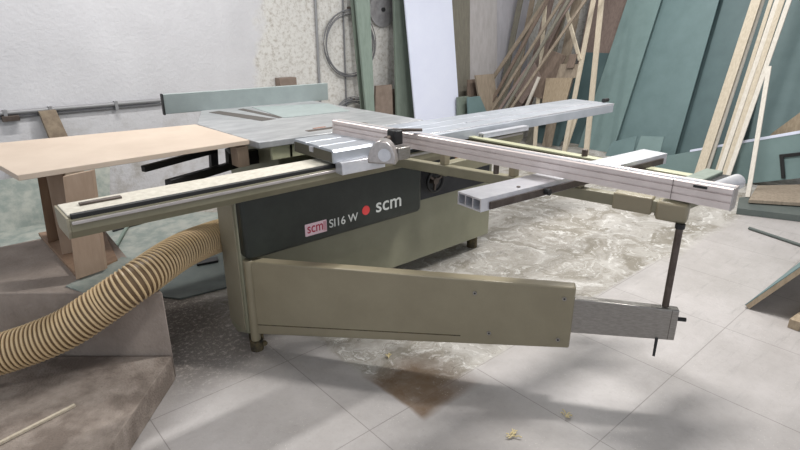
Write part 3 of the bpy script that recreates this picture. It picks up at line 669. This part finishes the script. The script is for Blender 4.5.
# offcuts in the corner
off = [
 ((497, 112), (540, 0), .07, 5.45, 'offcut_g', 'broad grey green offcut at the left of the offcut fan'),
 ((498, 70), (546, 0), .05, 5.37, 'offcut', 'light brown offcut topmost of the offcut fan'),
 ((500, 86), (536, 20), .04, 5.33, 'offcut_d', 'dark offcut second in the fan'),
 ((499, 98), (546, 24), .035, 5.29, 'offcut', 'tan offcut third in the fan'),
 ((500, 108), (552, 30), .035, 5.25, 'offcut_r', 'reddish offcut fourth in the fan'),
 ((503, 112), (540, 48), .035, 5.21, 'offcut_g', 'grey offcut fifth in the fan'),
 ((508, 112), (552, 48), .03, 5.17, 'offcut', 'tan offcut lowest in the fan'),
 ((516, 108), (548, 40), .09, 5.66, 'offcut_r', 'broad reddish offcut behind the pale slat'),
 ((528, 104), (560, 20), .08, 5.74, 'offcut_d', 'broad dark offcut behind the pale slat'),
 ((500, 100), (520, 0), .08, 5.85, 'offcut_g', 'broad upright grey board behind the left of the offcut fan'),
 ((512, 100), (532, 0), .07, 5.84, 'offcut', 'upright brown board behind the middle of the offcut fan'),
 ((524, 100), (550, 0), .10, 5.83, 'offcut_r', 'upright reddish board behind the right of the offcut fan'),
 ((540, 100), (566, 0), .10, 5.80, 'offcut_g', 'broad grey board behind the crossing slat'),
 ((556, 100), (577, 0), .13, 5.82, 'offcut', 'broad tan board behind the crossing slat'),
 ((538, 96), (545, 0), .045, 5.50, 'pine', 'upright pale slat standing in front of the offcut fan'),
 ((574, 98), (593, 0), .05, 5.46, 'pine', 'pale slat left of the leftmost tall green panel'),
 ((591, 100), (601, 0), .06, 5.52, 'pine', 'honey slat against the leftmost tall green panel'),
]
for p0, p1, w, x0, m, lab in off:
    strip(p0, p1, w, x0, .24, .02, M[m], lab, 'wood_offcut', 'wood offcut', ztop=2.3 if w < .06 else 2.0)
def piece(px, x0, k, m, lab, name='wood_offcut', cat='wood offcut'):
    lean_poly(name, px, x0, k, .018, M[m], lab, cat)
piece([(522, 104), (541, 78), (533, 60), (514, 96)], 5.48, .24, 'offcut_r', 'reddish brown board end low in the offcut pile')
piece([(545, 100), (566, 56), (545, 48), (532, 96)], 5.49, .24, 'offcut_d', 'dark brown board low in the middle of the offcut pile')
piece([(542, 103), (566, 100), (572, 78), (546, 78)], 5.44, .24, 'ply', 'square pale plywood offcut low in the offcut pile')
piece([(556, 78), (580, 78), (582, 64), (560, 64)], 5.47, .24, 'offcut', 'small tan offcut above the square plywood one')
piece([(566, 68), (573, 68), (577, 54), (570, 54)], 5.43, .24, 'offcut_d', 'small dark offcut at the top of the tan one')
a, b_ = on_x(565, 6, 5.46, .24), on_x(580, 60, 5.46, .24)
tag(obj('wood_offcut', bar(B(), a, b_, .04, .02, up=(1, 0, 0)), M['pine'], None, .001), 'short pale slat crossing the offcut pile, tilted to the left', 'wood offcut')
a, b_ = on_x(524, 112, 5.42, .24), on_x(539, 77, 5.42, .24)
tag(obj('wood_offcut', bar(B(), a, b_, .035, .02, up=(1, 0, 0)), M['pine_w'], None, .001), 'short whitish slat just above the sliding table edge', 'wood offcut')
# dark floor level clutter seen under the slide
strip((556, 175), (575, 118), .05, 5.5, .24, .02, M['pine'], 'short pale slat foot seen below the sliding table end', ztop=.55)
# pale slats leaning at the right
sl = [((698, 176), (756, 0), .085, 5.62, 'pine', 'widest pale slat of the bundle leaning at the right'),
      ((706, 174), (763, 0), .03, 5.68, 'pine_w', 'whitish slat right against the widest one'),
      ((716, 174), (771, 0), .035, 5.62, 'pine', 'tan slat just right of the gap in the bundle'),
      ((719, 172), (777, 0), .04, 5.58, 'pine_w', 'whitish slat in the middle of the right half of the bundle'),
      ((725, 172), (782, 0), .045, 5.55, 'pine', 'broad tan slat near the right side of the bundle'),
      ((729, 172), (789, 0), .04, 5.52, 'pine_w', 'rightmost slat of the bundle, whitish, slightly fanned out')]
for p0, p1, w, x0, m, lab in sl: strip(p0, p1, w, x0, .40, .018, M[m], lab, 'pine_strip', 'slat', 'pale slats leaning at the right', ztop=2.6)
o = strip((747, 200), (769, 66), .035, 5.12, .40, .018, M['pine_w'], 'short thin white slat standing alone right of the bundle', 'pine_strip', 'slat', ztop=None, zlow=.055)
# long green panel on edge behind the slats, with clamp
P = [V(6.4, 3.0, 0.0), V(6.4, .2, 0.0)]
def lx(a, b): return on_x(a, b, 5.83, .10)
gp = thing('long_green_sheet', (5.9, 1.5, 0), 'long green panel on edge with a white top edge, behind the slats', 'panel')
pts = [lx(655, 188), lx(744, 184), lx(812, 177), lx(812, 130), lx(747, 142), lx(655, 158)]
obj('panel_board', prism(B(), pts, (.02, 0, 0)), M['teal2'], gp, .001)
obj('white_edge', prism(B(), [lx(690, 152) - V(.004, 0, 0), lx(812, 131.5) - V(.004, 0, 0), lx(812, 128.5) - V(.004, 0, 0), lx(690, 150) - V(.004, 0, 0)], (.028, 0, 0)), M['white_panel'], gp, .001, 'white edge strip')
bm = B(); o1 = V(-.015, 0, 0)
bar(bm, lx(782, 154) + o1, lx(784, 178) + o1, .03, .02, up=(1, 0, 0)); bar(bm, lx(780, 156) + o1, lx(806, 153) + o1, .03, .02, up=(1, 0, 0))
o = obj('angle_bracket', bm, M['black'], None, .002); tag(o, 'black angle iron hanging on the long green panel', 'bracket')
o = obj('support_block', box(B(), 5.90, 6.0, 1.9, 2.2, 0, .10), M['offcut_d'], None, .003); tag(o, 'dark block under the long green panel', 'block')
# brown board and dark stack in front of it
flat_sheet('glass_sheet', [(736, 214), (738, 203), (830, 196), (836, 226)], .002, .05, M['teal_dark'], 'dark low stack of dusty sheets on the floor right of the fence', 'sheet stack')
o = obj('brown_board', hexa(B(), [on_z(748, 203, .06), on_z(830, 208, .06), on_z(830, 190, .06), on_z(756, 192, .06)] + [on_z(748, 203, .06) + V(0, 0, .03), on_z(830, 208, .06) + V(0, 0, .03), on_z(830, 190, .06) + V(0, 0, .06), on_z(756, 192, .06) + V(0, 0, .06)]), M['offcut'], None, .003); tag(o, 'light brown board lying on the dark sheet stack', 'board')
o = obj('green_rod', cyl(B(), on_z(749, 228, .012), on_z(812, 249, .012), .011, 10), M['teal_dark'], None); tag(o, 'thin dark green rod lying on the floor at the right edge', 'rod')
flat_sheet('green_sheet', [(700, 246), (702, 242), (702, 242), (700, 246)][:0] or [(752, 250), (812, 262), (820, 240), (770, 232)], .001, .001, M['teal_floor'], 'tmp') if False else None
# sloped board upper right corner
lean_poly('brown_board', [(735, 176), (772, 133), (806, 108), (812, 125), (812, 176)], 6.05, .2, .02, M['ply'], 'pale plywood corner showing above the long green panel')
# leaning ply panel lower right (propped, green top face)
pp = thing('propped_plywood_sheet', (3.4, .5, 0), 'plywood panel with green face propped up at the right edge', 'panel')
E0 = V(on_z(749, 309, .003)); E1 = on_x(800, 274, E0.x + .03); E1 = E0 + (E1 - E0) * 1.7; GD = V(.95, -.03, 0)
nrm = (E1 - E0).cross(GD).normalized(); nrm = nrm if nrm.z > 0 else -nrm
obj('plywood_core', prism(B(), [E0, E1, E1 + GD, E0 + GD], nrm * .024), M['ply'], pp, .001)
obj('green_face', prism(B(), [E0 + nrm * .0242, E1 + nrm * .0242, E1 + GD + nrm * .0242, E0 + GD + nrm * .0242], nrm * .004), M['teal'], pp)
o = obj('prop_block', bar(B(), on_z(794, 325, .026), on_z(840, 292, .026), .05, .05), M['ply'], None, .002); tag(o, 'small plywood block under the propped panel', 'block')

# ------------------------------------------------------------------ small bits on the floor
def shaving(px, n, r, label, seed):
    rnd = random.Random(seed); c = on_z(*px, .004); bm = B()
    for _ in range(n):
        a = rnd.uniform(0, 6.28); l = rnd.uniform(.4, 1) * r; p = c + V(rnd.uniform(-r, r) * .4, rnd.uniform(-r, r) * .4, .002)
        q = p + V(math.cos(a) * l, math.sin(a) * l, rnd.uniform(0, .006)); mid = (p + q) / 2 + V(0, 0, .006)
        tube(bm, [p, mid, q], .0025, 5)
    return tag(obj('wood_shaving', bm, M['shaving'], None), label, 'wood shaving')
shaving((511, 436), 9, .035, 'curly pale shaving on the floor at the bottom middle', 1)
shaving((566, 416), 8, .025, 'small yellowish shaving on the shaded floor below the arm', 2)
shaving((388, 357), 7, .02, 'tiny shaving near the brown patch under the arm', 3)

# ------------------------------------------------------------------ camera
cd = bpy.data.cameras.new('camera'); cam = bpy.data.objects.new('camera', cd); COL.objects.link(cam)
cd.sensor_width = 36; cd.sensor_fit = 'HORIZONTAL'; cd.lens = FPX / 800 * 36; cd.clip_start = .05
fwd = FW * math.cos(TH) - ZUP * math.sin(TH); up = FW * math.sin(TH) + ZUP * math.cos(TH)
R3 = Matrix((RT, up, -fwd)).transposed(); cam.matrix_world = Matrix.Translation(CAM) @ R3.to_4x4()
S.camera = cam
S.view_settings.view_transform = 'Standard'; S.view_settings.look = 'None'; S.view_settings.gamma = 1; S.view_settings.exposure = -.1
S.view_settings.use_curve_mapping = False
